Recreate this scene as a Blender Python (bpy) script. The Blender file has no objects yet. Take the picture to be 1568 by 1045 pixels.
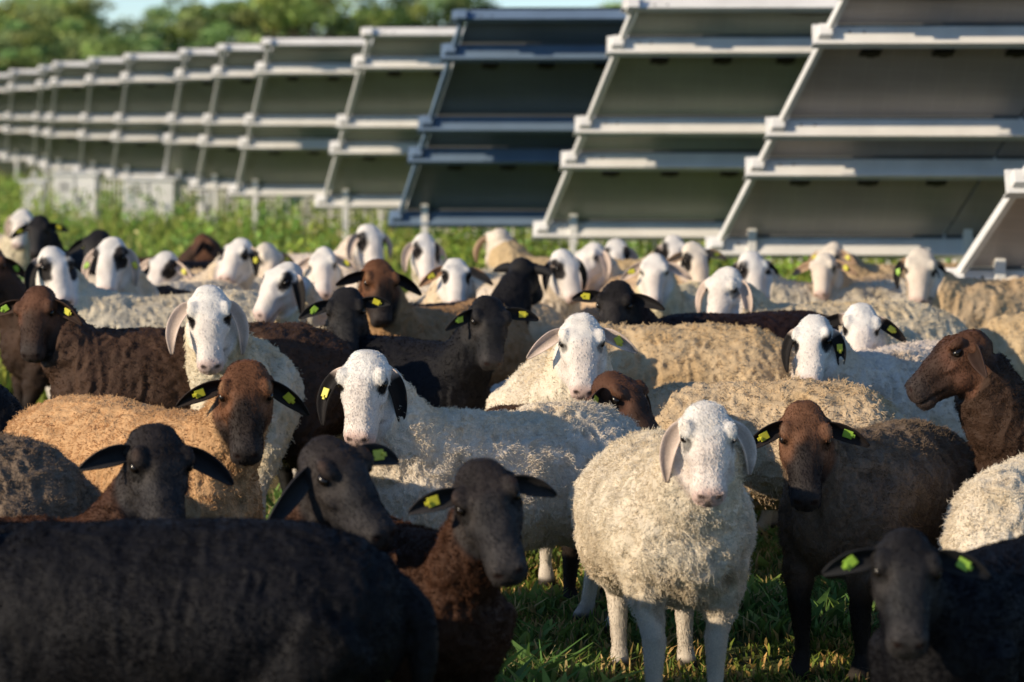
import bpy, math, random, time
import numpy as np
from mathutils import Vector
T0=time.time()
random.seed(7); rng=np.random.default_rng(7)
scene=bpy.context.scene
COL=scene.collection

# ------------------------------------------------------------------ helpers
def link(o,parent=None):
    COL.objects.link(o)
    if parent: o.parent=parent
    return o
def empty(name,loc=(0,0,0),rz=0):
    e=bpy.data.objects.new(name,None); e.empty_display_size=.2
    e.location=loc; e.rotation_euler=(0,0,rz); return link(e)
def np_mesh(name,V,F,colors=None,smooth=True):
    V=np.asarray(V,dtype=np.float32); F=np.asarray(F,dtype=np.int32)
    me=bpy.data.meshes.new(name); n=F.shape[1]
    me.vertices.add(len(V)); me.vertices.foreach_set('co',V.ravel())
    me.loops.add(F.size); me.loops.foreach_set('vertex_index',F.ravel())
    me.polygons.add(len(F)); me.polygons.foreach_set('loop_start',np.arange(0,F.size,n,dtype=np.int32))
    me.polygons.foreach_set('use_smooth',np.full(len(F),smooth,dtype=bool))
    me.update(calc_edges=True)
    if colors is not None: set_col(me,colors)
    return me
def set_col(me,c):
    a=me.attributes.new('col','FLOAT_COLOR','POINT')
    cc=np.ones((len(me.vertices),4),dtype=np.float32); cc[:,:3]=c
    a.data.foreach_set('color',cc.ravel())
def vnoise(p,scale,seed=0):
    q=np.asarray(p,dtype=np.float64)*scale+seed*17.37+100
    i=np.floor(q).astype(np.int64); f=q-i; f=f*f*(3-2*f)
    def h(x,y,z):
        n=(x*374761393+y*668265263+z*1274126177)&0xffffffff
        n=((n^(n>>13))*1103515245+12345)&0xffffffff
        n=((n^(n>>15))*2246822519)&0xffffffff
        return ((n>>8)&0xffff)/32767.5-1
    r=0
    for dx in (0,1):
        for dy in (0,1):
            for dz in (0,1):
                w=(f[:,0] if dx else 1-f[:,0])*(f[:,1] if dy else 1-f[:,1])*(f[:,2] if dz else 1-f[:,2])
                r=r+w*h(i[:,0]+dx,i[:,1]+dy,i[:,2]+dz)
    return r
def sstep(x,a,b):
    t=np.clip((x-a)/(b-a),0,1); return t*t*(3-2*t)
class Acc:
    def __init__(s): s.v=[]; s.f=[]
    def add(s,v,f):
        o=len(s.v); s.v+= [tuple(x) for x in v]; s.f+=[tuple(i+o for i in q) for q in f]
def loft(acc,rings):
    n=len(rings[0]); v=[];f=[]
    for r in rings: v+=[tuple(x) for x in r]
    for k in range(len(rings)-1):
        for j in range(n):
            f.append((k*n+j,k*n+(j+1)%n,(k+1)*n+(j+1)%n,(k+1)*n+j))
    c0=len(v); v.append(tuple(np.mean(rings[0],axis=0))); v.append(tuple(np.mean(rings[-1],axis=0)))
    L=(len(rings)-1)*n
    for j in range(n):
        f.append((c0,(j+1)%n,j)); f.append((c0+1,L+j,L+(j+1)%n))
    acc.add(v,f)
def catmull(P,sub):
    P=np.array(P,dtype=float); out=[]
    Q=np.vstack([2*P[0]-P[1],P,2*P[-1]-P[-2]])
    for i in range(1,len(Q)-2):
        for k in range(sub):
            t=k/sub
            out.append(.5*((2*Q[i])+(-Q[i-1]+Q[i+1])*t+(2*Q[i-1]-5*Q[i]+4*Q[i+1]-Q[i+2])*t*t+(-Q[i-1]+3*Q[i]-3*Q[i+1]+Q[i+2])*t**3))
    out.append(P[-1]); return np.array(out)
def tube(acc,pts,rad,n=12,sub=4):
    A=catmull([list(p)+[r] for p,r in zip(pts,rad)],sub)
    C=A[:,:3]; Rr=np.maximum(A[:,3],.001)
    T=np.gradient(C,axis=0); T/=np.linalg.norm(T,axis=1)[:,None]+1e-9
    ref=np.array([0,1,0.]) if abs(T[0][1])<.9 else np.array([1,0,0.])
    rings=[]
    u=np.cross(T[0],ref); u/=np.linalg.norm(u)
    for i in range(len(C)):
        u=u-T[i]*np.dot(u,T[i]); u/=np.linalg.norm(u); w=np.cross(T[i],u)
        a=np.linspace(0,2*math.pi,n,endpoint=False)
        rings.append(C[i]+Rr[i]*(np.cos(a)[:,None]*u+np.sin(a)[:,None]*w))
    rings=[C[0]-T[0]*Rr[0]*.45+(rings[0]-C[0])*.6]+rings+[C[-1]+T[-1]*Rr[-1]*.45+(rings[-1]-C[-1])*.6]
    loft(acc,rings)
def ellipsoid(acc,c,ax,rad,n=12,m=8):
    c=np.array(c); rings=[]
    for i in range(1,m):
        th=math.pi*i/m
        a=np.linspace(0,2*math.pi,n,endpoint=False)
        rings.append(c-ax[0]*rad[0]*math.cos(th)+(np.cos(a)[:,None]*ax[1]*rad[1]+np.sin(a)[:,None]*ax[2]*rad[2])*math.sin(th))
    loft(acc,rings)
def box(acc,c,ax,h):
    c=np.array(c,float); A=[np.array(a,float)*k for a,k in zip(ax,h)]
    v=[c+sx*A[0]+sy*A[1]+sz*A[2] for sz in(-1,1) for sy in(-1,1) for sx in(-1,1)]
    acc.add(v,[(0,2,3,1),(4,5,7,6),(0,1,5,4),(2,6,7,3),(0,4,6,2),(1,3,7,5)])
XYZ=[np.array([1,0,0.]),np.array([0,1,0.]),np.array([0,0,1.])]
def obj_from(acc,name,mat,parent=None,smooth=False,bevel=0):
    me=bpy.data.meshes.new(name); me.from_pydata([tuple(map(float,x)) for x in acc.v],[],acc.f); me.update()
    if smooth: me.polygons.foreach_set('use_smooth',[True]*len(me.polygons))
    me.materials.append(mat); o=bpy.data.objects.new(name,me); link(o,parent)
    if bevel:
        b=o.modifiers.new('b','BEVEL'); b.width=bevel; b.segments=2
    return o

# ------------------------------------------------------------------ materials
def newmat(name):
    m=bpy.data.materials.new(name); m.use_nodes=True; nt=m.node_tree
    b=nt.nodes['Principled BSDF']; return m,nt,b
def simple(name,c,rough=.6,metal=0,var=.15,scale=6,spec=.4,bump=0):
    m,nt,b=newmat(name)
    tc=nt.nodes.new('ShaderNodeTexCoord'); nz=nt.nodes.new('ShaderNodeTexNoise'); nz.inputs['Scale'].default_value=scale; nz.inputs['Detail'].default_value=6
    nt.links.new(tc.outputs['Object'],nz.inputs['Vector'])
    mr=nt.nodes.new('ShaderNodeMapRange'); mr.inputs[1].default_value=.3; mr.inputs[2].default_value=.7; mr.inputs[3].default_value=1-var; mr.inputs[4].default_value=1+var
    nt.links.new(nz.outputs['Fac'],mr.inputs[0])
    mx=nt.nodes.new('ShaderNodeVectorMath'); mx.operation='SCALE'; mx.inputs[0].default_value=c
    nt.links.new(mr.outputs[0],mx.inputs['Scale']); nt.links.new(mx.outputs[0],b.inputs['Base Color'])
    b.inputs['Roughness'].default_value=rough; b.inputs['Metallic'].default_value=metal; b.inputs['Specular IOR Level'].default_value=spec
    if bump:
        bp=nt.nodes.new('ShaderNodeBump'); bp.inputs['Strength'].default_value=bump; nt.links.new(nz.outputs['Fac'],bp.inputs['Height']); nt.links.new(bp.outputs[0],b.inputs['Normal'])
    return m
def hide_mat():
    m,nt,b=newmat('sheep_hide')
    at=nt.nodes.new('ShaderNodeAttribute'); at.attribute_name='col'
    wl=nt.nodes.new('ShaderNodeAttribute'); wl.attribute_name='wool'
    tc=nt.nodes.new('ShaderNodeTexCoord')
    n1=nt.nodes.new('ShaderNodeTexNoise'); n1.inputs['Scale'].default_value=75; n1.inputs['Detail'].default_value=4; n1.inputs['Distortion'].default_value=1.2
    n2=nt.nodes.new('ShaderNodeTexNoise'); n2.inputs['Scale'].default_value=260; n2.inputs['Detail'].default_value=3
    for n in(n1,n2): nt.links.new(tc.outputs['Object'],n.inputs['Vector'])
    mul=nt.nodes.new('ShaderNodeMath'); mul.operation='MULTIPLY'; nt.links.new(n1.outputs['Fac'],mul.inputs[0]); nt.links.new(wl.outputs['Fac'],mul.inputs[1])
    ad=nt.nodes.new('ShaderNodeMath'); ad.operation='MULTIPLY_ADD'; nt.links.new(n2.outputs['Fac'],ad.inputs[0]); ad.inputs[1].default_value=.25; nt.links.new(mul.outputs[0],ad.inputs[2])
    bp=nt.nodes.new('ShaderNodeBump'); bp.inputs['Strength'].default_value=.6; bp.inputs['Distance'].default_value=.010
    nt.links.new(ad.outputs[0],bp.inputs['Height']); nt.links.new(bp.outputs[0],b.inputs['Normal'])
    mr=nt.nodes.new('ShaderNodeMapRange'); mr.inputs[1].default_value=.3; mr.inputs[2].default_value=.7; mr.inputs[3].default_value=.8; mr.inputs[4].default_value=1.12
    nt.links.new(n2.outputs['Fac'],mr.inputs[0])
    sc=nt.nodes.new('ShaderNodeVectorMath'); sc.operation='SCALE'; nt.links.new(at.outputs['Color'],sc.inputs[0]); nt.links.new(mr.outputs[0],sc.inputs['Scale'])
    nt.links.new(sc.outputs[0],b.inputs['Base Color']); b.inputs['Roughness'].default_value=.66; b.inputs['Specular IOR Level'].default_value=.18
    return m
def attr_mat(name,rough=.9,spec=.1,transl=0):
    m,nt,b=newmat(name)
    at=nt.nodes.new('ShaderNodeAttribute'); at.attribute_name='col'
    nt.links.new(at.outputs['Color'],b.inputs['Base Color']); b.inputs['Roughness'].default_value=rough; b.inputs['Specular IOR Level'].default_value=spec
    if transl:
        tr=nt.nodes.new('ShaderNodeBsdfTranslucent'); nt.links.new(at.outputs['Color'],tr.inputs['Color'])
        mx=nt.nodes.new('ShaderNodeMixShader'); mx.inputs[0].default_value=transl
        nt.links.new(b.outputs[0],mx.inputs[1]); nt.links.new(tr.outputs[0],mx.inputs[2]); nt.links.new(mx.outputs[0],nt.nodes['Material Output'].inputs['Surface'])
    return m
M_hide=hide_mat(); M_wool=attr_mat('wool_fibre',.9,.04); M_leaf=attr_mat('leaf_mass',.6,.25,.3); M_grass=attr_mat('grass_blades',.6,.2,.3)
M_eye=simple('eye_dark',(.010,.007,.005),.22,0,0,spec=.5)
M_tag=simple('ear_tag_yellow',(.62,.58,.05),.4,0,.08)
M_tag2=simple('ear_tag_green',(.30,.50,.06),.4,0,.08)
M_bark=simple('bark',(.09,.07,.05),.9,0,.3,8,bump=.5)
M_galv=simple('galvanised_steel',(.78,.77,.74),.5,.05,.1,4)
M_steel_shade=simple('steel_painted_shade',(.15,.22,.32),.5,.15,.1,4)  # blue-grey shade of one table painted into its steel colour
M_frame=simple('module_frame_dark',(.10,.11,.12),.5,.1,.1,4)
M_white=simple('white_paint',(.80,.80,.77),.5,0,.08)
M_fence=simple('weathered_white_slats',(.55,.55,.50),.7,0,.3)
M_black=simple('black_plastic',(.01,.01,.01),.5)
M_concrete=simple('concrete',(.35,.34,.32),.9,0,.15)
def back_mat(name,c):
    m,nt,b=newmat(name)
    tc=nt.nodes.new('ShaderNodeTexCoord'); mp=nt.nodes.new('ShaderNodeMapping'); mp.inputs['Scale'].default_value=(6.3,5,5)
    br=nt.nodes.new('ShaderNodeTexBrick'); br.offset=0; br.inputs['Scale'].default_value=1; br.inputs['Brick Width'].default_value=1; br.inputs['Row Height'].default_value=.6
    br.inputs['Mortar Size'].default_value=.02
    br.inputs['Color1'].default_value=(*c,1); br.inputs['Color2'].default_value=(c[0]*.95,c[1]*.95,c[2]*.95,1); br.inputs['Mortar'].default_value=(c[0]*1.12,c[1]*1.12,c[2]*1.12,1)
    nz=nt.nodes.new('ShaderNodeTexNoise'); nz.inputs['Scale'].default_value=1.3; nz.inputs['Detail'].default_value=5
    nt.links.new(tc.outputs['Object'],mp.inputs[0]); nt.links.new(mp.outputs[0],br.inputs['Vector']); nt.links.new(tc.outputs['Object'],nz.inputs['Vector'])
    mr=nt.nodes.new('ShaderNodeMapRange'); mr.inputs[1].default_value=.3; mr.inputs[2].default_value=.7; mr.inputs[3].default_value=.85; mr.inputs[4].default_value=1.15
    nt.links.new(nz.outputs['Fac'],mr.inputs[0])
    sc=nt.nodes.new('ShaderNodeVectorMath'); sc.operation='SCALE'; nt.links.new(br.outputs['Color'],sc.inputs[0]); nt.links.new(mr.outputs[0],sc.inputs['Scale'])
    nt.links.new(sc.outputs[0],b.inputs['Base Color']); b.inputs['Roughness'].default_value=.35; b.inputs['Specular IOR Level'].default_value=.45
    return m
M_back=back_mat('module_backsheet',(.265,.29,.22)); M_back_grey=back_mat('module_backsheet_grey',(.36,.325,.31)); M_back_shade=back_mat('module_backsheet_painted_shade',(.10,.13,.145))  # last backsheet: shadow on that table put into the colour
M_glass=simple('module_glass',(.01,.015,.03),.1,0,.05,spec=.6)

# ------------------------------------------------------------------ sheep
KINDS={
 'white':((.82,.75,.62),(.68,.58,.44),(.82,.77,.70),(.80,.71,.64),(.66,.59,.50),.015),
 'brille':((.82,.75,.64),(.67,.58,.45),(.82,.78,.72),(.80,.73,.67),(.66,.60,.52),.015),
 'cream':((.70,.55,.37),(.54,.40,.25),(.78,.69,.57),(.76,.64,.53),(.5,.4,.28),.015),
 'tan'  :((.54,.33,.165),(.34,.19,.09),(.15,.065,.032),(.026,.018,.015),(.10,.05,.025),.013),
 'taupe':((.19,.14,.098),(.10,.068,.048),(.14,.066,.036),(.020,.016,.016),(.015,.012,.011),.013),
 'dbrown':((.070,.038,.024),(.032,.019,.013),(.10,.046,.026),(.048,.027,.019),(.02,.014,.011),.011),
 'bface':((.095,.043,.024),(.040,.020,.013),(.028,.023,.022),(.033,.031,.033),(.012,.011,.011),.011),
 'maroon':((.028,.013,.011),(.014,.009,.008),(.014,.012,.012),(.016,.014,.015),(.010,.009,.009),.009),
 'black':((.0050,.0052,.0078),(.009,.008,.008),(.016,.015,.016),(.020,.020,.022),(.008,.008,.008),.008),
}
HT=np.array([-.050,-.035,0,.032,.058,.085,.115,.145,.172,.198,.216,.226])
HC=np.array([-.012,-.012,-.014,-.018,-.021,-.025,-.025,-.022,-.020,-.020,-.022,-.024])
HW=np.array([.022,.046,.064,.070,.071,.063,.053,.047,.045,.044,.039,.020])
HH=np.array([.022,.040,.056,.068,.076,.076,.066,.056,.050,.046,.039,.018])
NS=[0]
def nrm(v): return v/np.linalg.norm(v)
def sheep(P,h,hy=0,pitch=58,kind='white',s=1.06,hs=1.1,reach=.27,roll=0,ear='d',fat=1.0,patch=None,tags=1,roman=None,neck=1.0,side=0):
    sr=np.random.default_rng(NS[0]*13+5); NS[0]+=1
    X,D0,Z=P; hr=math.radians(h)
    far=D0>9.9
    pitch+=sr.uniform(-8,6) if far else sr.uniform(-2,2); roll+=sr.uniform(-10,10) if far else sr.uniform(-4,4); hs*=sr.uniform(.96,1.05)
    if far: hy+=sr.uniform(-18,18)
    tl=sr.uniform(.95,1.06); hw=sr.uniform(.92,1.04)
    F=(math.sin(hr),-math.cos(hr)); Lf=(math.cos(hr),math.sin(hr))
    ox=X-F[0]*reach*s-Lf[0]*side; oy=D0-F[1]*reach*s-Lf[1]*side
    root=empty('sheep',(ox,oy,0),hr-math.pi/2)
    a=math.radians(hy-h); p=math.radians(pitch)
    Dv=np.array([math.cos(a)*math.cos(p),math.sin(a)*math.cos(p),-math.sin(p)])
    Rv=np.array([-math.sin(a),math.cos(a),0]); Uv=np.cross(Dv,Rv)
    if roll:
        r=math.radians(roll); Rv,Uv=Rv*math.cos(r)+Uv*math.sin(r),Uv*math.cos(r)-Rv*math.sin(r)
    Dl=Dv*tl; Rl=Rv*hw
    Pl=np.array([reach*s,side,Z])
    col=KINDS[kind]; light=kind in('white','brille','cream')
    if roman is None: roman=sr.uniform(.004,.012) if light else sr.uniform(0,.005)
    acc=Acc()
    th=np.linspace(0,2*math.pi,20,endpoint=False)
    for_r=[(.215,.56,.05,.06),(.19,.56,.105,.13),(.13,.565,.15,.19),(.03,.565,.178,.222),(-.12,.56,.198,.230),(-.30,.555,.215,.232),(-.48,.56,.222,.232),(-.62,.572,.21,.215),(-.74,.575,.175,.178),(-.81,.57,.125,.135),(-.845,.56,.05,.06)]
    rings=[]
    for x,zc,ry,rz in for_r:
        yy=np.cos(th)*ry*fat*s; zz=np.sin(th)*rz
        yy=yy*(1-.18*np.clip(np.sin(th),0,1)**2)
        rings.append(np.stack([np.full(20,x*s),yy,(zc+zz*(1 if fat<1.05 else 1.03))*s],1))
    loft(acc,rings)
    E=Pl-Uv*.055*hs+Dv*.025*hs
    B0=np.array([-.03,0,.60])*s
    Mi=(B0*.52+E*.48)+np.array([.035,0,-.035])
    wl=1.08 if light else .94; wl*=neck
    tube(acc,[B0,Mi,E*.8+Mi*.2,E],[.185*s*min(fat,1.1),.128*s*wl,.088*s*wl,.064*hs],14,5)
    j=sr.uniform(-.05,.05,4)
    for k,sd in enumerate((-1,1)):
        o=j[k]
        tube(acc,[np.array(q)*s for q in [(.05,.10*sd,.55),(.05+o*.3,.115*sd,.43),(.07+o,.105*sd,.27),(.065+o,.10*sd,.24),(.05+o,.10*sd,.10),(.055+o,.10*sd,.065),(.085+o,.10*sd,.012)]],[.10,.072,.036,.035,.023,.028,.036],10,3)
        o=j[k+2]
        tube(acc,[np.array(q)*s for q in [(-.66,.10*sd,.56),(-.60+o*.4,.135*sd,.43),(-.70+o,.12*sd,.33),(-.775+o,.11*sd,.27),(-.755+o,.11*sd,.22),(-.725+o,.11*sd,.10),(-.715+o,.11*sd,.06),(-.68+o,.11*sd,.012)]],[.16,.12,.07,.042,.033,.024,.028,.036],10,3)
    tube(acc,[np.array(q)*s for q in [(-.80,0,.64),(-.87,0,.58),(-.885,.01,.48),(-.88,.015,.38)]],[.05,.045,.035,.02],8,3)
    rings=[]
    hth=np.linspace(0,2*math.pi,20,endpoint=False)
    for t,c,w,hh in zip(HT,HC,HW,HH):
        c2=c+roman*math.exp(-((t-.11)/.045)**2)
        cs=np.cos(hth); sn=np.sin(hth)
        ww=w*(1-.26*np.clip(-sn,0,1)**1.5*(1 if t>.03 else .3))
        ww=ww*(1-.06*np.clip(sn,0,1)**2)
        pts=Pl+hs*(t*Dl+(c2+np.sign(sn)*np.abs(sn)**.85*hh)[:,None]*Uv+(np.sign(cs)*np.abs(cs)**.75*ww)[:,None]*Rl)
        rings.append(pts)
    loft(acc,rings)
    eyes=[]
    for sd in(-1,1):
        ec=Pl+hs*(.056*Dl+.058*sd*Rl+.018*Uv); eyes.append(ec)
        ellipsoid(acc,Pl+hs*(.044*Dl+.054*sd*Rl+.036*Uv),(Dv,Rv,Uv),np.array([.030,.020,.015])*hs)
        ellipsoid(acc,Pl+hs*(.202*Dl+.022*sd*Rl+.006*Uv),(Dv,Rv,Uv),np.array([.018,.015,.015])*hs)
        ellipsoid(acc,Pl+hs*(.010*Dl+.055*sd*Rl-.01*Uv),(Dv,Rv,Uv),np.array([.022,.02,.022])*hs)
        ellipsoid(acc,Pl+hs*(.066*Dl+.048*sd*Rl-.055*Uv),(Dv,Rv,Uv),np.array([.045,.018,.032])*hs)
        ellipsoid(acc,Pl+hs*(.082*Dl+.056*sd*Rl-.010*Uv),(Dv,Rv,Uv),np.array([.034,.011,.012])*hs)
    ellipsoid(acc,Pl+hs*(.190*Dl-.058*Uv),(Dv,Rv,Uv),np.array([.028,.030,.017])*hs)
    vox=.0060 if D0<9.8 else (.0085 if D0<13 else .012)
    me=bpy.data.meshes.new('tmp'); me.from_pydata([tuple(map(float,x)) for x in acc.v],[],acc.f); me.update()
    tmp=bpy.data.objects.new('tmp',me); COL.objects.link(tmp)
    md=tmp.modifiers.new('r','REMESH'); md.mode='VOXEL'; md.voxel_size=vox; md.use_smooth_shade=True
    dg=bpy.context.evaluated_depsgraph_get(); bm=bpy.data.meshes.new_from_object(tmp.evaluated_get(dg))
    bpy.data.objects.remove(tmp); bpy.data.meshes.remove(me)
    n=len(bm.vertices); V=np.empty(n*3,dtype=np.float32); bm.vertices.foreach_get('co',V); V=V.reshape(-1,3).astype(float)
    def frame(V):
        q=(V-Pl)/hs; return (q@Dv)/tl,(q@Rv)/hw,q@Uv
    def headmask(V):
        t,r,u=frame(V); c=np.interp(t,HT,HC); R=np.interp(t,HT,np.maximum(HW,HH))+.014
        rr=np.sqrt(r*r+(u-c)**2); m=1-sstep(rr,R,R+.015)
        return m*sstep(t,-.075,-.055)*(1-sstep(t,.26,.28))
    hm=headmask(V)
    ed=np.empty(len(bm.edges)*2,dtype=np.int32); bm.edges.foreach_get('vertices',ed); ed=ed.reshape(-1,2)
    i=np.concatenate([ed[:,0],ed[:,1]]); jx=np.concatenate([ed[:,1],ed[:,0]]); deg=np.bincount(i,minlength=n)[:,None]
    leg=1-sstep(V[:,2],.25*s,.36*s)
    hardness=np.maximum(hm,leg)
    nh=3 if D0<9.8 else 2
    for it in range(20 if D0<9.8 else 13):
        av=np.stack([np.bincount(i,weights=V[jx,k],minlength=n) for k in range(3)],1)/deg
        w=(.6*(1-hardness)+(.4*hardness if it<nh else 0))[:,None]
        V=V+(av-V)*w
    bm.vertices.foreach_set('co',V.astype(np.float32).ravel()); bm.update()
    N=np.empty(n*3,dtype=np.float32); bm.vertex_normals.foreach_get('vector',N); N=N.reshape(-1,3)
    hm=headmask(V); wool=(1-hm)*(1-leg)
    sd0=NS[0]
    short={'black':.45,'maroon':.55,'bface':.8,'dbrown':.9,'tan':.9,'taupe':.95}.get(kind,1)
    aniso=np.array([1,1,.55])
    Vw=V+.02*np.stack([vnoise(V,12,sd0+30+k) for k in range(3)],1)
    disp=(.012*vnoise(V,5,sd0+40)+.009*vnoise(Vw*aniso,11,sd0)+.0075*(1-2.2*np.abs(vnoise(Vw*aniso,27,sd0+1)))+.0040*(1-2*np.abs(vnoise(Vw,58,sd0+8))))*wool*short
    t,r,u=frame(V)
    hd=np.zeros(n)
    for sg in(-1,1):
        g=lambda t0,r0,u0,st,s_r,su: np.exp(-(((t-t0)/st)**2+((r-r0*sg)/s_r)**2+((u-u0)/su)**2))
        hd-= .008*g(.080,.050,.030,.022,.018,.018)
        hd-= .005*g(.058,.070,.012,.012,.02,.010)
        hd-= .006*g(.214,.022,.006,.008,.009,.006)
        hd-= .006*g(.125,.050,-.020,.030,.02,.014)
    hd-= .005*sstep(t,.12,.15)*np.exp(-((u+.044-.10*(t-.19))/.005)**2)
    hd+= .0025*vnoise(V,26,sd0+14)+.0012*vnoise(V,60,sd0+15)
    V=V+N*disp[:,None]+N*(hd*hm*hs)[:,None]
    bm.vertices.foreach_set('co',V.astype(np.float32).ravel())
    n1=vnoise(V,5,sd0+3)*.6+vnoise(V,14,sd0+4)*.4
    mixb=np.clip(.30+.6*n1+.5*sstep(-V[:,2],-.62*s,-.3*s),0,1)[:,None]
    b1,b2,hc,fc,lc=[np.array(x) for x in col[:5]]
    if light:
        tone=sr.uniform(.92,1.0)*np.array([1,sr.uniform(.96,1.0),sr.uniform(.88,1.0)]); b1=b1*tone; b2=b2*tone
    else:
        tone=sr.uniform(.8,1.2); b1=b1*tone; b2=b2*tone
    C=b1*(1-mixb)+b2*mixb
    if light:
        st=(wool*np.clip(.28*sstep(V[:,2],.66*s,.80*s)*(1+vnoise(V,6,sd0+41))+.35*sstep(vnoise(V,7,sd0+42),.35,.8),0,.6))[:,None]
        C=C*(1-st)+C*np.array([.88,.76,.55])*st
    C=C*(1-leg[:,None])+lc*leg[:,None]
    dirt=(leg*np.clip(.4+.6*vnoise(V,18,sd0+43),0,1)*(1-sstep(V[:,2],.0,.3)))[:,None]*.5
    C=C*(1-dirt)+np.array([.12,.09,.06])*dirt*(1 if light else .2)+C*dirt*(0 if light else .8)
    fm=sstep(t+.02*vnoise(V,30,sd0+5)-.6*np.abs(r),.03,.09)[:,None]
    HCc=hc*(1-fm)+fc*fm
    HCc=HCc*(1+(.10 if light else .35)*vnoise(V,20,sd0+16))[:,None]
    C=C*(1-hm[:,None])+HCc*hm[:,None]
    pink=(hm*sstep(t,.185,.212))[:,None]*(.55 if light else 0)
    C=C*(1-pink)+np.array([.60,.36,.31])*pink
    if not light:
        gm=(hm*sstep(t,.15,.20))[:,None]*.5; C=C*(1-gm)+np.array([.055,.049,.048])*gm
        ge=(hm*np.exp(-((t-.085)/.025)**2-((np.abs(r)-.05)/.02)**2))[:,None]*.6; C=C*(1-ge)+np.maximum(hc*1.5,[.055,.048,.045])*ge
    for sg in(-1,1):
        de=np.sqrt(((t-.060)*.8)**2+(r-.060*sg)**2+((u-.014)*1.0)**2)+.012*vnoise(V,28,sd0+6)
        pr={'brille':sr.uniform(.028,.048)}.get(kind,.0) if patch is None else patch
        if pr: m=(hm*(1-sstep(de,pr-.006,pr+.004)))[:,None]; C=C*(1-m)+np.array([.016,.013,.013])*m
        m=(hm*(1-sstep(de,.014,.024)))[:,None]*.8; C=C*(1-m)+C*.12*m
        dn=np.sqrt((t-.214)**2+((r-.022*sg)*.8)**2+(u-.006)**2); m=(1-sstep(dn,.006,.012))[:,None]*.9; C=C*(1-m)+np.array([.03,.015,.013])*m
    mo=(hm*sstep(t,.13,.15)*(1-sstep(np.abs(u+.044-.10*(t-.19)),.002,.006)))[:,None]*.75; C=C*(1-mo)+C*.2*mo
    md_=(hm*sstep(t,.198,.21)*(1-sstep(np.abs(r),.002,.005))*sstep(-u,-.01,.0))[:,None]*.6; C=C*(1-md_)+C*.3*md_
    blot=(hm*.18*np.clip(vnoise(V,22,sd0+11),0,1))[:,None]; C=C*(1-blot)
    hoof=(1-sstep(V[:,2],.03,.05))[:,None]; C=C*(1-hoof)+np.array([.03,.025,.02])*hoof
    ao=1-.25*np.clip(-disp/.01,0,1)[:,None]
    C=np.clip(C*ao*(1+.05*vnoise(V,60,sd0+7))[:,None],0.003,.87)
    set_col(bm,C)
    at=bm.attributes.new('wool','FLOAT','POINT'); at.data.foreach_set('value',(wool*max(short,.6)).astype(np.float32))
    bm.materials.clear(); bm.materials.append(M_hide); bm.name='sheep_body'
    bo=bpy.data.objects.new('body',bm); link(bo,root)
    ea=Acc()
    for ec,sg in zip(eyes,(-1,1)): ellipsoid(ea,ec+hs*(.0035*sg*Rv-.001*Uv),(Dv,Rv,Uv),np.array([.0145,.0105,.0105])*hs)
    obj_from(ea,'eyes',M_eye,root,True)
    vs=[];fs=[];cs=[];tagpos=[]
    down=np.array([0,0,-1.])
    if light:
        eo=np.array([.70,.56,.47]) if kind!='cream' else np.array([.50,.34,.22])
        blackear=(kind=='brille' and sr.random()<.35) or ear=='db'
        if sr.random()<.35 and ear[0]=='m': eo=np.array([.42,.24,.14])
    else: eo=np.array(col[3])*1.0; blackear=False
    for sg in(-1,1):
        base=Pl+hs*(.012*Dl+.056*sg*Rl-.006*Uv)
        S=np.linspace(0,1,9); vr=sr.uniform(-.15,.15); lm=sr.uniform(.90,1.08); tw=sr.uniform(-.25,.25); fw=sr.uniform(-.02,.04)
        if ear[0]=='d':
            c=[base+hs*lm*(Rv*sg*((.052+vr*.08)*math.sin(min(1,x*1.25)*math.pi/2))+down*(.150*x**1.3)+Uv*(.012+vr*.15)*x) for x in S]; wm=.025
            n0=nrm(Uv+(.45+tw)*sg*Rv)
        elif ear[0]=='m':
            c=[base+hs*lm*(Rv*sg*.12*x+down*((.07+vr*.2)*x**1.3)+Uv*.01*x) for x in S]; wm=.024; n0=nrm(Uv+.3*down+tw*sg*Rv)
        else:
            c=[base+hs*lm*(Rv*sg*(.130*x-.012*x*x)+down*(.024+vr*.28)*x+down*.036*x*x+Uv*fw*x) for x in S]; wm=.025; n0=nrm(Uv*.8+(.35+tw)*Dv+.3*down)
        c=np.array(c); Tn=np.gradient(c,axis=0); W=np.array([.62,.85,1,1.02,.97,.86,.68,.42,.08])*wm*hs
        o=len(vs)
        for k in range(9):
            tt=nrm(Tn[k]); wd=nrm(np.cross(tt,n0)); nn=nrm(np.cross(wd,tt))
            if np.dot(nn,n0)<0: nn=-nn
            for v in(-1,-.5,0,.5,1):
                vs.append(c[k]+wd*v*W[k]*(1-.15*v*v)+nn*(W[k]*.75*v*v))
                cc=eo*(.62+.45*v*v)*sr.uniform(.85,1.12)
                if blackear and S[k]>.15: cc=np.array([.014,.012,.012])
                elif light and k>6: cc=cc*.7
                cs.append(cc)
            if k==4: tagpos.append((c[k]+nn*.011*hs,tt,wd,nn))
        for k in range(8):
            for v in range(4): fs.append((o+k*5+v,o+k*5+v+1,o+(k+1)*5+v+1,o+(k+1)*5+v))
    em=np_mesh('ears',np.array(vs),np.array(fs),np.array(cs)); em.materials.append(M_hide)
    eob=bpy.data.objects.new('ears',em); link(eob,root)
    so=eob.modifiers.new('s','SOLIDIFY'); so.thickness=.006; so.offset=-1; ss=eob.modifiers.new('ss','SUBSURF'); ss.levels=1; ss.render_levels=1
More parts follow.
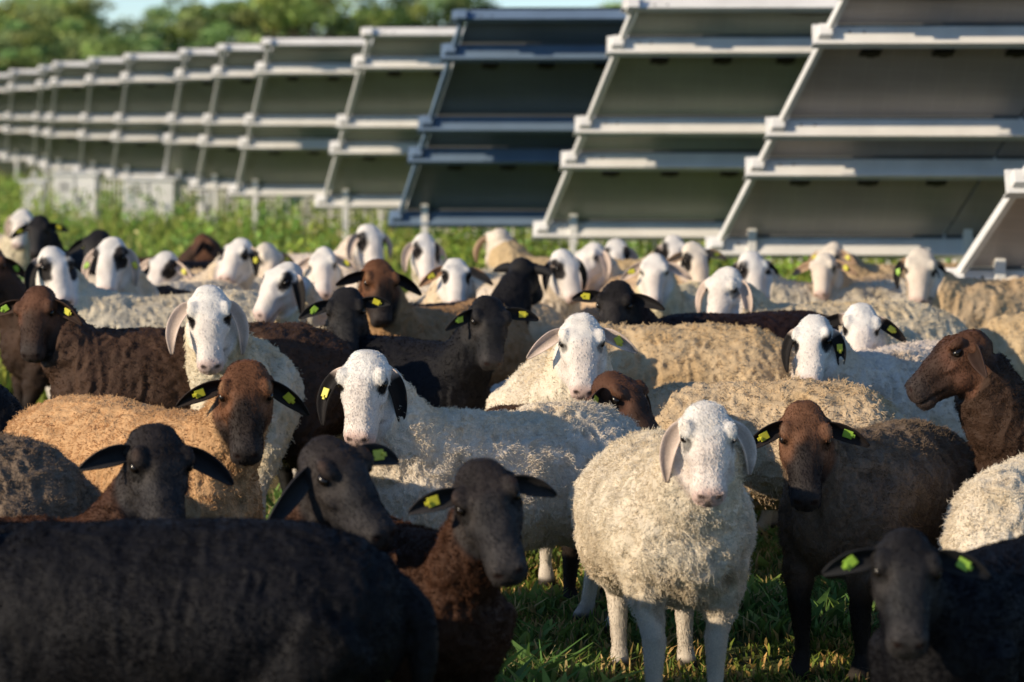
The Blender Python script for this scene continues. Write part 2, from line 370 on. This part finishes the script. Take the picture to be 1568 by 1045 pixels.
    if tags:
        for q,(c,tt,wd,nn) in enumerate(tagpos):
            if tags<2 and sr.random()<(.6 if light else .4): continue
            g=sr.uniform(-.6,.6); t2=tt*math.cos(g)+wd*math.sin(g); w2=wd*math.cos(g)-tt*math.sin(g)
            ta=Acc(); box(ta,c,(t2,w2,nn),(.013*hs,.011*hs,.0018)); box(ta,c+t2*.0155*hs,(t2,w2,nn),(.005,.0055,.0018)); box(ta,c+nn*.0035+t2*.012,(t2,w2,nn),(.004,.004,.0025))
            obj_from(ta,'ear_tag',M_tag if sr.random()<.7 else M_tag2,root,False,.0015)
    Fv=np.empty(len(bm.loops),dtype=np.int32); bm.loops.foreach_get('vertex_index',Fv)
    if len(Fv)==4*len(bm.polygons):
        Fv=Fv.reshape(-1,4)
        ar=np.empty(len(bm.polygons),dtype=np.float32); bm.polygons.foreach_get('area',ar)
        def strands(name,mask,cnt,rad,L0,mode):
            wf=mask[Fv].mean(1); pr=ar*np.where(wf>.35,wf,0)
            if pr.sum()<=0: return
            pr=pr/pr.sum()
            fi=rng.choice(len(Fv),cnt,p=pr); a1=rng.random((cnt,1)); a2=rng.random((cnt,1))
            q=Fv[fi]; rp=(V[q[:,0]]*(1-a1)+V[q[:,1]]*a1)*(1-a2)+(V[q[:,3]]*(1-a1)+V[q[:,2]]*a1)*a2
            nn=N[q[:,0]]; L=L0*(.6+.7*rng.random((cnt,1)))
            if mode=='wool':
                L=L*(1+.5*vnoise(rp,7,sd0+50))[:,None]
                cl=np.stack([vnoise(rp,30,sd0+20+k) for k in range(3)],1)
                d=nn*.45+cl*.85+np.array([-.1,0,-.35])+rng.normal(0,.17,(cnt,3)); d/=np.linalg.norm(d,axis=1)[:,None]
                dn=np.sum(d*nn,1,keepdims=True); d=np.where(dn<.15,d+nn*(.25-dn),d)
                d2=d*.7+rng.normal(0,.50,(cnt,3))-nn*.2
            else:
                hq=hm[q[:,0]][:,None]
                fl=Dv*hq+np.array([0,0,-1.])*(1.2-hq)+rng.normal(0,.25,(cnt,3)); fl=fl-nn*np.sum(fl*nn,1,keepdims=True)
                d=fl/(np.linalg.norm(fl,axis=1)[:,None]+1e-6)+nn*.35; d2=d-nn*.15
            pts=np.stack([rp-nn*.001,rp+d*L*.55,rp+d*L*.55+d2*L*.45],1).reshape(-1,3).astype(np.float32)
            cc=C[q[:,0]]*((.88+.24*rng.random((cnt,1))) if mode=='wool' else (.8+.4*rng.random((cnt,1)))); c4=np.ones((cnt,3,4),dtype=np.float32)
            tip=1.06 if light else (1.15 if kind in('black','maroon') else 1.3)
            for k,mu in enumerate((.92,1.0,tip)): c4[:,k,:3]=np.clip(cc*mu,0,.88)
            hc_=bpy.data.hair_curves.new(name); hc_.add_curves([3]*cnt)
            hc_.attributes['position'].data.foreach_set('vector',pts.ravel())
            ra=hc_.attributes.get('radius') or hc_.attributes.new('radius','FLOAT','POINT')
            ra.data.foreach_set('value',np.tile(np.array([rad,rad*.9,rad*.35],dtype=np.float32),cnt))
            ca=hc_.attributes.new('col','FLOAT_COLOR','POINT'); ca.data.foreach_set('color',c4.ravel())
            hc_.materials.append(M_wool); ho=bpy.data.objects.new(name,hc_); link(ho,root)
        strands('wool',wool,38000 if D0<9.8 else (11000 if D0<13 else 3000),.0007 if D0<9.8 else (.0012 if D0<13 else .0021),col[5],'wool')
        if D0<13: strands('short_hair',np.maximum(hm,leg*(V[:,2]>.06)),11000 if D0<9.8 else 2500,.00055 if D0<9.8 else .0009,.0075,'face')
    return root

# ---- front row
sheep((-1.36,6.60,.86),-90,-90,50,'black',s=1.0,ear='h',fat=1.12)
sheep((-1.75,7.05,.80),-90,-90,50,'black',s=.92,ear='h')
sheep((-.96,7.66,.85),75,24,60,'bface',s=.80,hs=1.22,ear='h',reach=.30)
sheep((-2.36,8.05,.90),-84,-84,50,'taupe',s=1.03,ear='h')
sheep((-.47,7.25,.865),78,52,44,'bface',s=.80,hs=1.20,ear='h',roll=12)
sheep((-.075,7.1,.825),30,26,54,'bface',s=.84,hs=1.16,ear='h',roll=24)
sheep((.90,6.5,.745),-35,-5,56,'black',s=.88,hs=1.10,ear='h',tags=2)
# ---- near row
sheep((-.78,8.35,.965),42,5,62,'tan',s=1.07,hs=1.12,ear='h',neck=1.0)
sheep((-.46,9.0,.94),-52,-12,64,'brille',s=.97,hs=1.12,ear='d',patch=.020,reach=.31)
sheep((.547,8.0,.88),5,2,62,'white',s=.95,hs=1.10,ear='d',fat=1.18,neck=1.08,side=.03,tags=0)
sheep((.885,8.6,.815),-33,-4,64,'taupe',s=.93,hs=1.10,ear='h',fat=1.08)
sheep((1.31,8.0,.44),-25,-15,65,'white',s=.88,ear='d',reach=.36,fat=1.1)
sheep((.355,9.90,.79),30,52,46,'dbrown',s=.84,hs=1.28,ear='h')
sheep((1.45,9.0,1.01),-66,-80,34,'dbrown',s=1.06,hs=1.10,ear='m')
sheep((.34,10.38,.48),-97,-97,60,'cream',s=.96,ear='d',reach=.28,fat=1.05)
sheep((1.14,10.75,.93),-42,-3,60,'brille',s=1.04,ear='db',patch=.034)
sheep((-1.83,11.0,1.02),-72,-5,64,'dbrown',s=1.15,ear='h')
sheep((-1.15,10.8,1.03),-22,-3,64,'brille',s=1.08,hs=1.18,ear='d',patch=.024,fat=1.1)
sheep((-1.62,9.95,.45),80,80,60,'black',s=1.05,ear='h',reach=.3)
# ---- middle
sheep((.248,10.2,.97),5,0,64,'white',s=1.02,hs=1.12,ear='m')
sheep((.0,11.75,.60),-93,-93,55,'cream',s=1.08,ear='d',fat=1.05)
sheep((-.093,11.2,.97),48,8,64,'black',s=1.04,hs=1.12,ear='h',fat=1.05)
sheep((.444,12.0,.98),-62,0,64,'maroon',s=1.10,hs=1.15,ear='h',fat=1.1)
sheep((-.677,11.6,.98),5,0,64,'black',s=1.04,hs=1.12,ear='h',tags=2)
sheep((-.60,12.8,1.03),-30,4,64,'tan',s=1.06,hs=1.12,ear='h')
sheep((-.60,12.3,.70),75,75,50,'dbrown',s=1.0,ear='h')
sheep((1.40,11.4,.93),-15,5,62,'brille',s=1.04,hs=1.1,ear='m',patch=.024)
sheep((-1.03,13.0,1.01),-25,-42,54,'brille',s=1.06,hs=1.15,ear='d')
sheep((.973,12.9,.99),-72,-25,58,'white',s=1.08,hs=1.15,ear='d',fat=1.1)
sheep((-2.18,13.5,1.055),-74,20,60,'brille',s=1.10,hs=1.15,ear='db')
sheep((-2.04,14.5,1.05),-30,-4,62,'brille',s=1.06,hs=1.15,ear='d')
sheep((-2.62,14.3,1.02),-60,20,60,'dbrown',s=1.06,ear='h')
sheep((-.277,14.0,.98),10,-8,60,'brille',s=1.06,ear='m')
sheep((.05,14.0,.985),140,150,50,'black',s=1.06,ear='h')
sheep((.27,15.0,.97),20,25,58,'brille',s=1.04,ear='d')
sheep((.46,16.2,.95),-30,-40,58,'white',s=1.04,ear='d')
sheep((.734,14.6,.97),-20,0,60,'white',s=1.04,ear='m')
sheep((.996,15.6,.98),30,20,60,'cream',s=1.04,ear='m',patch=.04)
sheep((1.28,15.2,.95),-70,30,60,'brille',s=1.04,ear='db')
sheep((1.68,15.3,.94),-30,-6,60,'cream',s=1.04,ear='m')
sheep((2.13,14.8,.98),-62,-4,62,'cream',s=1.08,hs=1.18,ear='db',patch=.02,fat=1.1)
sheep((2.75,15.6,.80),-90,-90,50,'cream',s=1.05,ear='m')
sheep((2.1,13.4,.60),-85,-85,60,'cream',s=1.0,ear='m')
# ---- back
sheep((-2.99,18.0,1.04),-20,0,60,'black',s=1.08,ear='h')
sheep((-3.44,20.0,1.01),20,10,60,'white',s=1.06,ear='d')
sheep((-2.47,17.0,.99),-60,-40,55,'black',s=1.06,ear='h')
sheep((-1.48,15.5,1.01),72,-30,58,'brille',s=1.06,ear='d')
sheep((-.995,15.0,.98),10,8,60,'white',s=1.05,ear='m')
sheep((-1.42,16.5,.93),40,20,60,'cream',s=1.0,ear='m')
sheep((-.88,17.5,1.0),60,40,60,'brille',s=1.08,hs=1.25,ear='d')
sheep((-.49,16.0,1.01),-40,5,60,'brille',s=1.06,ear='d')
sheep((-.074,17.0,1.0),-120,-150,40,'cream',s=1.1,ear='d',fat=1.1)
sheep((-2.0,18.5,.9),80,60,50,'dbrown',s=1.0,ear='h')
sheep((1.95,17.3,.90),-80,-40,55,'cream',s=1.02,ear='m')
sheep((1.0,17.6,.93),50,20,58,'brille',s=1.02,ear='db')
sheep((-1.9,15.6,.93),-40,-20,58,'brille',s=1.0,ear='m',patch=.045)
sheep((-.72,14.2,.90),-60,-70,50,'cream',s=1.0,ear='m')
sheep((.62,16.9,.94),-10,10,58,'brille',s=1.02,ear='d',patch=.045)
print('sheep done',time.time()-T0)

# ------------------------------------------------------------------ solar panel tables
LS=3.15; E_=np.array([.237,-1,.65]); E_=E_/np.linalg.norm(E_); A_=np.array([1,-.06,0]); A_=A_/np.linalg.norm(A_)
N_=np.cross(A_,E_); N_=N_/np.linalg.norm(N_)
if N_[1]>0: N_=-N_
def table(x0,d0,length,steel,back,cables=True,brace=False):
    root=empty('solar_panel_table',(x0,d0,.87))
    pt=lambda a,e,n: A_*a+E_*e+N_*n
    mod=Acc(); gl=Acc(); ra=Acc(); rf=Acc(); jb=Acc(); po=Acc(); fr=Acc()
    segs=[(0.02,.34*LS-.01),(.34*LS+.01,.50*LS-.01),(.50*LS+.01,.846*LS-.01),(.846*LS+.01,LS-.02)]
    nm=int(length/1.52)
    for k in range(nm):
        a0=.04+k*1.52; a1=a0+1.50
        for e0,e1 in segs:
            box(mod,pt((a0+a1)/2,(e0+e1)/2,0.0),(A_,E_,N_),((a1-a0)/2,(e1-e0)/2,.006))
            for ee in(e0,e1): box(fr,pt((a0+a1)/2,ee,.010),(A_,E_,N_),((a1-a0)/2,.005,.016))
        box(gl,pt((a0+a1)/2,LS/2,-.016),(A_,E_,N_),((a1-a0)/2,LS/2,.004))
        for e in(.245*LS,.750*LS):
            for q in(.3,.76,1.22):
                box(jb,pt(a0+q,e,.018),(A_,E_,N_),(.065,.028,.014))
                box(jb,pt(a0+q+.02,e-.04,.012),(A_,E_,N_),(.025,.02,.008))
    for e in(0,.34*LS,.50*LS,.846*LS,LS):
        hh=.070 if e<LS else .040
        box(ra,pt(length/2-.05,e,.01+hh),(A_,E_,N_),(length/2+.06,.006,hh))
        box(ra,pt(length/2-.05,e-.022,.012+hh*2),(A_,E_,N_),(length/2+.06,.028,.004))
        box(ra,pt(length/2-.05,e+.014,.014+hh*2),(A_,E_,N_),(length/2+.055,.006,.010))
    na=int(length/3.04)+1
    for k in range(na):
        a=-.01+k*3.04
        box(rf,pt(a,LS/2,.050),(A_,E_,N_),(.020,LS/2+.03,.030))
        for e in(0,.34*LS,.50*LS,.846*LS,LS):
            box(rf,pt(a-.035,e+.040,.085),(A_,E_,N_),(.042,.028,.042))
            box(rf,pt(a-.035,e-.050,.075),(A_,E_,N_),(.028,.026,.028))
            for aa in(.13,.22): box(jb,pt(a+aa,e+.007,.07),(A_,E_,N_),(.008,.002,.008))
        for aa in(a+.20,a+1.7):
            c=pt(aa,.10,-.06)
            box(po,(c[0],c[1],(c[2]-.87-.1)/2),XYZ,(.030,.045,(c[2]+.87)/2+.05))
        if brace:
            p1=pt(a+1.9,.10,.15); p2=pt(a+2.15,.52*LS,.15); ax=nrm(p2-p1); sx=nrm(np.cross(ax,N_)); box(po,(p1+p2)/2,(ax,sx,N_),(np.linalg.norm(p2-p1)/2,.022,.022))
    obj_from(mod,'module_backsheets',back,root); obj_from(gl,'module_glass',M_glass,root)
    obj_from(fr,'module_frames',M_frame,root); obj_from(ra,'purlins',steel,root); obj_from(rf,'rafters',steel,root,False,.004)
    obj_from(jb,'junction_boxes',M_black,root,False,.003); obj_from(po,'posts',M_galv,root,False,.004)
    if cables:
        ca=Acc(); r=random.Random(int(d0*10))
        for e in(.82*LS,.31*LS,.98*LS):
            a=.25
            while a<length-1.3:
                L=r.uniform(.35,.8); sag=r.uniform(.02,.07)
                tube(ca,[pt(a,e,.05),pt(a+L*.3,e-sag,.06),pt(a+L*.7,e-sag*.8,.06),pt(a+L,e,.05)],[.004]*4,6,4); a+=L+r.uniform(.1,1.1)
        obj_from(ca,'cables',M_black,root,True)
rows=[(2.52,16.0,6.2,M_galv,M_back_grey),(1.47,20.0,7.7,M_galv,M_back_grey),(.28,22.8,9.2,M_galv,M_back),(-.98,25.2,9.2,M_steel_shade,M_back_shade),  # last table here gets its shade from painted steel and backsheet colours
      (-1.96,30.0,10,M_galv,M_back),(-3.27,34.0,10,M_galv,M_back),(-4.05,36.8,10,M_galv,M_back),(-4.8,39.3,10,M_galv,M_back),(-5.95,42.5,10,M_galv,M_back),
      (-6.9,45.5,10,M_galv,M_back),(-8.0,49,10,M_galv,M_back),(-8.9,53,10,M_galv,M_back),(-10.3,58,10,M_galv,M_back),(-12.0,64,10,M_galv,M_back)]
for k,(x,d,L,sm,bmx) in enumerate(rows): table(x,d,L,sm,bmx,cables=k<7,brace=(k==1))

# ------------------------------------------------------------------ ground
def ground_mat():
    m,nt,b=newmat('meadow_soil')
    tc=nt.nodes.new('ShaderNodeTexCoord')
    n1=nt.nodes.new('ShaderNodeTexNoise'); n1.inputs['Scale'].default_value=1.6; n1.inputs['Detail'].default_value=8
    n2=nt.nodes.new('ShaderNodeTexNoise'); n2.inputs['Scale'].default_value=35; n2.inputs['Detail'].default_value=6
    for n in(n1,n2): nt.links.new(tc.outputs['Object'],n.inputs['Vector'])
    r=nt.nodes.new('ShaderNodeValToRGB'); r.color_ramp.elements[0].position=.38; r.color_ramp.elements[0].color=(.05,.085,.02,1); r.color_ramp.elements[1].position=.62; r.color_ramp.elements[1].color=(.17,.135,.07,1)
    nt.links.new(n1.outputs['Fac'],r.inputs[0])
    mr=nt.nodes.new('ShaderNodeMapRange'); mr.inputs[1].default_value=.3; mr.inputs[2].default_value=.7; mr.inputs[3].default_value=.6; mr.inputs[4].default_value=1.3; nt.links.new(n2.outputs['Fac'],mr.inputs[0])
    sc=nt.nodes.new('ShaderNodeVectorMath'); sc.operation='SCALE'; nt.links.new(r.outputs[0],sc.inputs[0]); nt.links.new(mr.outputs[0],sc.inputs['Scale']); nt.links.new(sc.outputs[0],b.inputs['Base Color'])
    bp=nt.nodes.new('ShaderNodeBump'); bp.inputs['Strength'].default_value=.7; bp.inputs['Distance'].default_value=.03; nt.links.new(n2.outputs['Fac'],bp.inputs['Height']); nt.links.new(bp.outputs[0],b.inputs['Normal'])
    b.inputs['Roughness'].default_value=.95; b.inputs['Specular IOR Level'].default_value=.1; return m
g=Acc(); g.add([(-900,-300,0),(900,-300,0),(900,1500,0),(-900,1500,0)],[(0,1,2,3)]); obj_from(g,'ground',ground_mat())

def blades(name,n,xr,yr,hfun,wid,cols,lean=.5,ybias=1.0,fat=.15):
    x=rng.uniform(*xr,n); y=yr[0]+(yr[1]-yr[0])*rng.random(n)**ybias
    P=np.stack([x,y,np.zeros(n)],1)
    P[:,0]+=.12*vnoise(P,4,1); P[:,1]+=.12*vnoise(P,4,2)
    dens=vnoise(P,1.3,3)*.5+vnoise(P,4.5,4)*.5
    H=hfun(P,dens)*(.5+rng.random(n)); az=rng.uniform(0,2*math.pi,n); wa=rng.uniform(0,math.pi,n)
    ln=rng.normal(0,lean,n); Ld=np.stack([np.cos(az)*ln,np.sin(az)*ln,np.zeros(n)],1)
    W=np.stack([np.cos(wa),np.sin(wa),np.zeros(n)],1)*(wid*(.5+rng.random(n)))[:,None]
    Hh=H[:,None]; up=np.array([0,0,1.])
    a=P; b=P+up*Hh*.55+Ld*Hh*.3; c=P+up*Hh*.9+Ld*Hh*.9
    V=np.stack([a-W*.6,a+W*.6,b-W,b+W,c-W*fat,c+W*fat],1).reshape(-1,3)
    k=np.arange(n)[:,None]*6
    F=np.concatenate([k+np.array([0,1,3,2]),k+np.array([2,3,5,4])],0)
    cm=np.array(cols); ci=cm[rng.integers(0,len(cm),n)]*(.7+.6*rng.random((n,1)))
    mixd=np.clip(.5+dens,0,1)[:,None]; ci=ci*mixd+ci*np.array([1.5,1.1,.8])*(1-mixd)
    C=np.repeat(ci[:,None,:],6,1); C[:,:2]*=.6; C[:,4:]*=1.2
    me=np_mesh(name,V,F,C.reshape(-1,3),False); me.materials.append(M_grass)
    return link(bpy.data.objects.new(name,me))
G1=[(.11,.20,.04),(.15,.24,.05),(.09,.18,.045),(.32,.29,.12),(.40,.34,.17)]
blades('meadow_grass',80000,(-2.6,3.2),(6,12.5),lambda P,d:np.clip(.055+.05*d,.015,.2),.0045,G1,.8)
blades('broadleaf_weeds',14000,(-2.6,3.2),(6,12.5),lambda P,d:np.clip(.045+.13*d,.01,.22),.017,[(.10,.21,.055),(.14,.27,.07),(.19,.31,.08)],1.2)
blades('tall_meadow_weeds',120000,(-15,9),(16.5,62),lambda P,d:np.clip(.30+.30*d,.08,.65),.014,[(.21,.34,.06),(.27,.38,.08),(.17,.30,.06),(.36,.38,.13),(.30,.38,.10)],.45,1.3)
def weed_clumps(name,nc,xr,yr):
    x=rng.uniform(*xr,nc); y=yr[0]+(yr[1]-yr[0])*rng.random(nc)**1.2; hh=rng.uniform(.30,.80,nc); m=46
    c=np.repeat(np.stack([x,y,np.zeros(nc)],1),m,0); h=np.repeat(hh,m); k=rng.random(nc*m)
    rad=.20*(1-.55*k)*np.repeat(rng.uniform(.5,1.4,nc),m)
    P=c+np.stack([rng.normal(0,1,nc*m)*rad*.7,rng.normal(0,1,nc*m)*rad*.7,k*h],1)
    n=len(P); u=rng.normal(0,1,(n,3)); u/=np.linalg.norm(u,axis=1)[:,None]; w=np.cross(u,rng.normal(0,1,(n,3))); w/=np.linalg.norm(w,axis=1)[:,None]
    s=rng.uniform(.018,.045,(n,1)); V=np.stack([P-u*s,P+w*s*.5,P+u*s,P-w*s*.5],1).reshape(-1,3)
    base=np.repeat(np.array([.20,.33,.07])*rng.uniform(.55,1.45,(nc,1))*np.stack([rng.uniform(.8,1.5,nc),np.ones(nc),rng.uniform(.6,1.3,nc)],1),m,0)*(.7+.6*k)[:,None]
    fl=(rng.random(n)<.06)&(k>.75); base[fl]=(.65,.6,.25)
    me=np_mesh(name,V,np.arange(4*n).reshape(-1,4),np.repeat(base,4,0),False); me.materials.append(M_grass); link(bpy.data.objects.new(name,me))
weed_clumps('leafy_weed_patch',2800,(-13,6.5),(19.5,52))

# ------------------------------------------------------------------ low slat fence and cabinets
pf=Acc(); p0=np.array([-7.6,45,0]); p1=np.array([5,24.,0]); dr=p1-p0; Lf=np.linalg.norm(dr); dr/=Lf; sd=np.cross(XYZ[2],dr)
for i in range(int(Lf/.17)):
    c=p0+dr*i*.17; h=.37+.03*math.sin(i*1.7)
    box(pf,c+XYZ[2]*h,(dr,sd,XYZ[2]),(.022,.008,h))
    if i%14==0: box(pf,c+sd*.05+XYZ[2]*.40,(dr,sd,XYZ[2]),(.03,.03,.40))
for z in(.2,.6): box(pf,(p0+p1)/2+sd*.022+XYZ[2]*z,(dr,sd,XYZ[2]),(Lf/2,.012,.012))
obj_from(pf,'picket_fence',M_fence)
def cabinet(x,y,w,h,dp):
    r=empty('inverter_cabinet',(x,y,0))
    a=Acc(); box(a,(0,0,.12+h/2),XYZ,(w/2,dp/2,h/2)); box(a,(0,0,.135+h),XYZ,(w/2+.04,dp/2+.04,.02)); obj_from(a,'housing',M_white,r,False,.01)
    b=Acc(); box(b,(0,0,.06),XYZ,(w/2-.03,dp/2-.03,.06)); obj_from(b,'plinth',M_concrete,r)
    c=Acc(); box(c,(.0,-dp/2-.006,.12+h/2),XYZ,(.004,.004,h/2-.03)); box(c,(.06,-dp/2-.015,.12+h*.55),XYZ,(.010,.012,.05))
    for q in range(4): box(c,(-w*.25,-dp/2-.006,.2+h*.6+q*.035),XYZ,(w*.12,.004,.005))
    obj_from(c,'door_trim',M_black,r)
cabinet(-6.05,39.6,.58,.74,.5); cabinet(-4.95,39.0,.68,.68,.5); cabinet(-6.75,40.2,.30,.62,.3); cabinet(-4.05,37.5,.16,.62,.2)

# ------------------------------------------------------------------ trees
def tree_meshes(seed,H,Wd):
    r=np.random.default_rng(seed); tr=Acc()
    top=np.array([r.uniform(-.4,.4),r.uniform(-.4,.4),H*.8])
    tube(tr,[(0,0,0),(.1,0,H*.25),top*.6,top],[.28,.2,.13,.04],8,3)
    ncl=60; cen=[]
    for k in range(ncl):
        z=r.uniform(.22,1)**.9; a=r.uniform(0,6.28); rad=Wd*.5*math.sqrt(max(.05,1-((z-.55)/.5)**2))*r.uniform(.35,1)
        cen.append(np.array([math.cos(a)*rad,math.sin(a)*rad,z*H*.95]))
    for c in cen[:16]:
        b=np.array([0.05,0,c[2]*.55]); tube(tr,[b,(b+c)/2+np.array([0,0,-.1*H*.2]),c],[.09,.06,.02],6,3)
    V=[];C=[]
    for c in cen:
        n=150; sz=r.uniform(.6,1.25)*H*.085
        p=r.normal(0,1,(n,3)); p/=np.linalg.norm(p,axis=1)[:,None]; p*= (r.random((n,1))**.45)*sz*np.array([1.25,1.25,.8]); p+=c
        u=r.normal(0,1,(n,3)); u/=np.linalg.norm(u,axis=1)[:,None]; w=np.cross(u,r.normal(0,1,(n,3))); w/=np.linalg.norm(w,axis=1)[:,None]
        s=r.uniform(.09,.19,(n,1))
        V.append(np.stack([p-u*s,p+w*s*.6,p+u*s,p-w*s*.6],1).reshape(-1,3))
        base=np.array([.36,.47,.16])*r.uniform(.42,1.3)*np.array([r.uniform(.8,1.2),1,r.uniform(.75,1.3)])
        C.append(np.repeat(base*(.75+.5*r.random((n,1))),4,0))
    V=np.concatenate(V); C=np.concatenate(C); F=np.arange(len(V)).reshape(-1,4)
    lm=np_mesh('crown',V,F,C,False); lm.materials.append(M_leaf)
    tm=bpy.data.meshes.new('trunk'); tm.from_pydata([tuple(map(float,x)) for x in tr.v],[],tr.f); tm.materials.append(M_bark)
    return tm,lm
variants=[tree_meshes(s,9,7.5) for s in(1,2,3,4,5)]
def tree(x,y,h,k,w=1):
    r=empty('deciduous_tree',(x,y,0),k*1.3); r.scale=(h/9*w,h/9*w,h/9)
    tm,lm=variants[k%5]; link(bpy.data.objects.new('trunk',tm),r); link(bpy.data.objects.new('crown',lm),r)
tl_=[(-38,185,9.2,1.3),(-33,200,10.2,1.2),(-29.5,188,9.4,1.3),(-24,205,9.4,1.2),(-20,190,9.6,1.2),(-16.5,200,10.8,1.2),(-12.5,190,11.4,1.1),(-8.5,200,9.7,1.1),(-5,192,10.9,1.0),
    (-1,205,9.2,1.2),(3,195,8.8,1.2),(7,205,9.9,1.1),(11,195,10.1,1.1),(15,205,10,1.1),(20,195,10,1.2),(25,205,10,1.2),(30,195,10,1.2),(36,200,10,1.2),(42,200,10,1.2),(-44,200,10,1.2),
    (-36.5,215,10.8,1.0),(-18,216,10.4,1.1),(-31,176,6.8,1.2),(-24,178,6.6,1.3),(-36.5,174,7.2,1.1)]
for k,(x,y,h,w) in enumerate(tl_): tree(x,y,h,k,w)
n=26000; hx=rng.uniform(-70,70,n); hz=rng.random(n)**.8*(3.8+1.6*np.sin(hx*.7)+.9*np.sin(hx*1.9)); hy_=172+rng.normal(0,1.6,n)
P=np.stack([hx,hy_,hz],1); u=rng.normal(0,1,(n,3)); u/=np.linalg.norm(u,axis=1)[:,None]; w=np.cross(u,rng.normal(0,1,(n,3))); w/=np.linalg.norm(w,axis=1)[:,None]
s=rng.uniform(.15,.3,(n,1)); V=np.stack([P-u*s,P+w*s*.7,P+u*s,P-w*s*.7],1).reshape(-1,3)
cc=np.array([.30,.42,.11])*(.6+.8*np.clip(.5+vnoise(P,.6,9),0,1))[:,None]
me=np_mesh('distant_hedge',V,np.arange(4*n).reshape(-1,4),np.repeat(cc,4,0),False); me.materials.append(M_leaf); link(bpy.data.objects.new('distant_hedge',me))

# ------------------------------------------------------------------ light, sky, camera
AZ=math.radians(60); EL=math.radians(20)
sv=Vector((-math.sin(AZ)*math.cos(EL),-math.cos(AZ)*math.cos(EL),math.sin(EL)))
sl=bpy.data.lights.new('sun','SUN'); sl.energy=5.0; sl.angle=math.radians(.5); sl.color=(1,.83,.61)
so=bpy.data.objects.new('sun',sl); so.rotation_euler=sv.to_track_quat('Z','Y').to_euler(); link(so)
w=bpy.data.worlds.new('World'); scene.world=w; w.use_nodes=True; nt=w.node_tree
sk=nt.nodes.new('ShaderNodeTexSky'); sk.sky_type='NISHITA'; sk.sun_disc=False; sk.sun_elevation=EL; sk.sun_rotation=math.pi+AZ; sk.air_density=.75; sk.dust_density=.0; sk.ozone_density=3.0
nt.links.new(sk.outputs[0],nt.nodes['Background'].inputs[0]); nt.nodes['Background'].inputs[1].default_value=.15
cam=bpy.data.cameras.new('camera'); co=bpy.data.objects.new('camera',cam); co.location=(0,0,1.75); co.rotation_euler=(math.radians(90),0,0); link(co)
cam.lens=100; cam.sensor_width=36; cam.shift_y=-.225; cam.clip_end=3000; cam.clip_start=.1
cam.dof.use_dof=True; cam.dof.focus_distance=9.3; cam.dof.aperture_fstop=3.2
scene.camera=co
scene.view_settings.view_transform='Standard'; scene.view_settings.look='None'; scene.view_settings.exposure=0
print('total build',time.time()-T0)
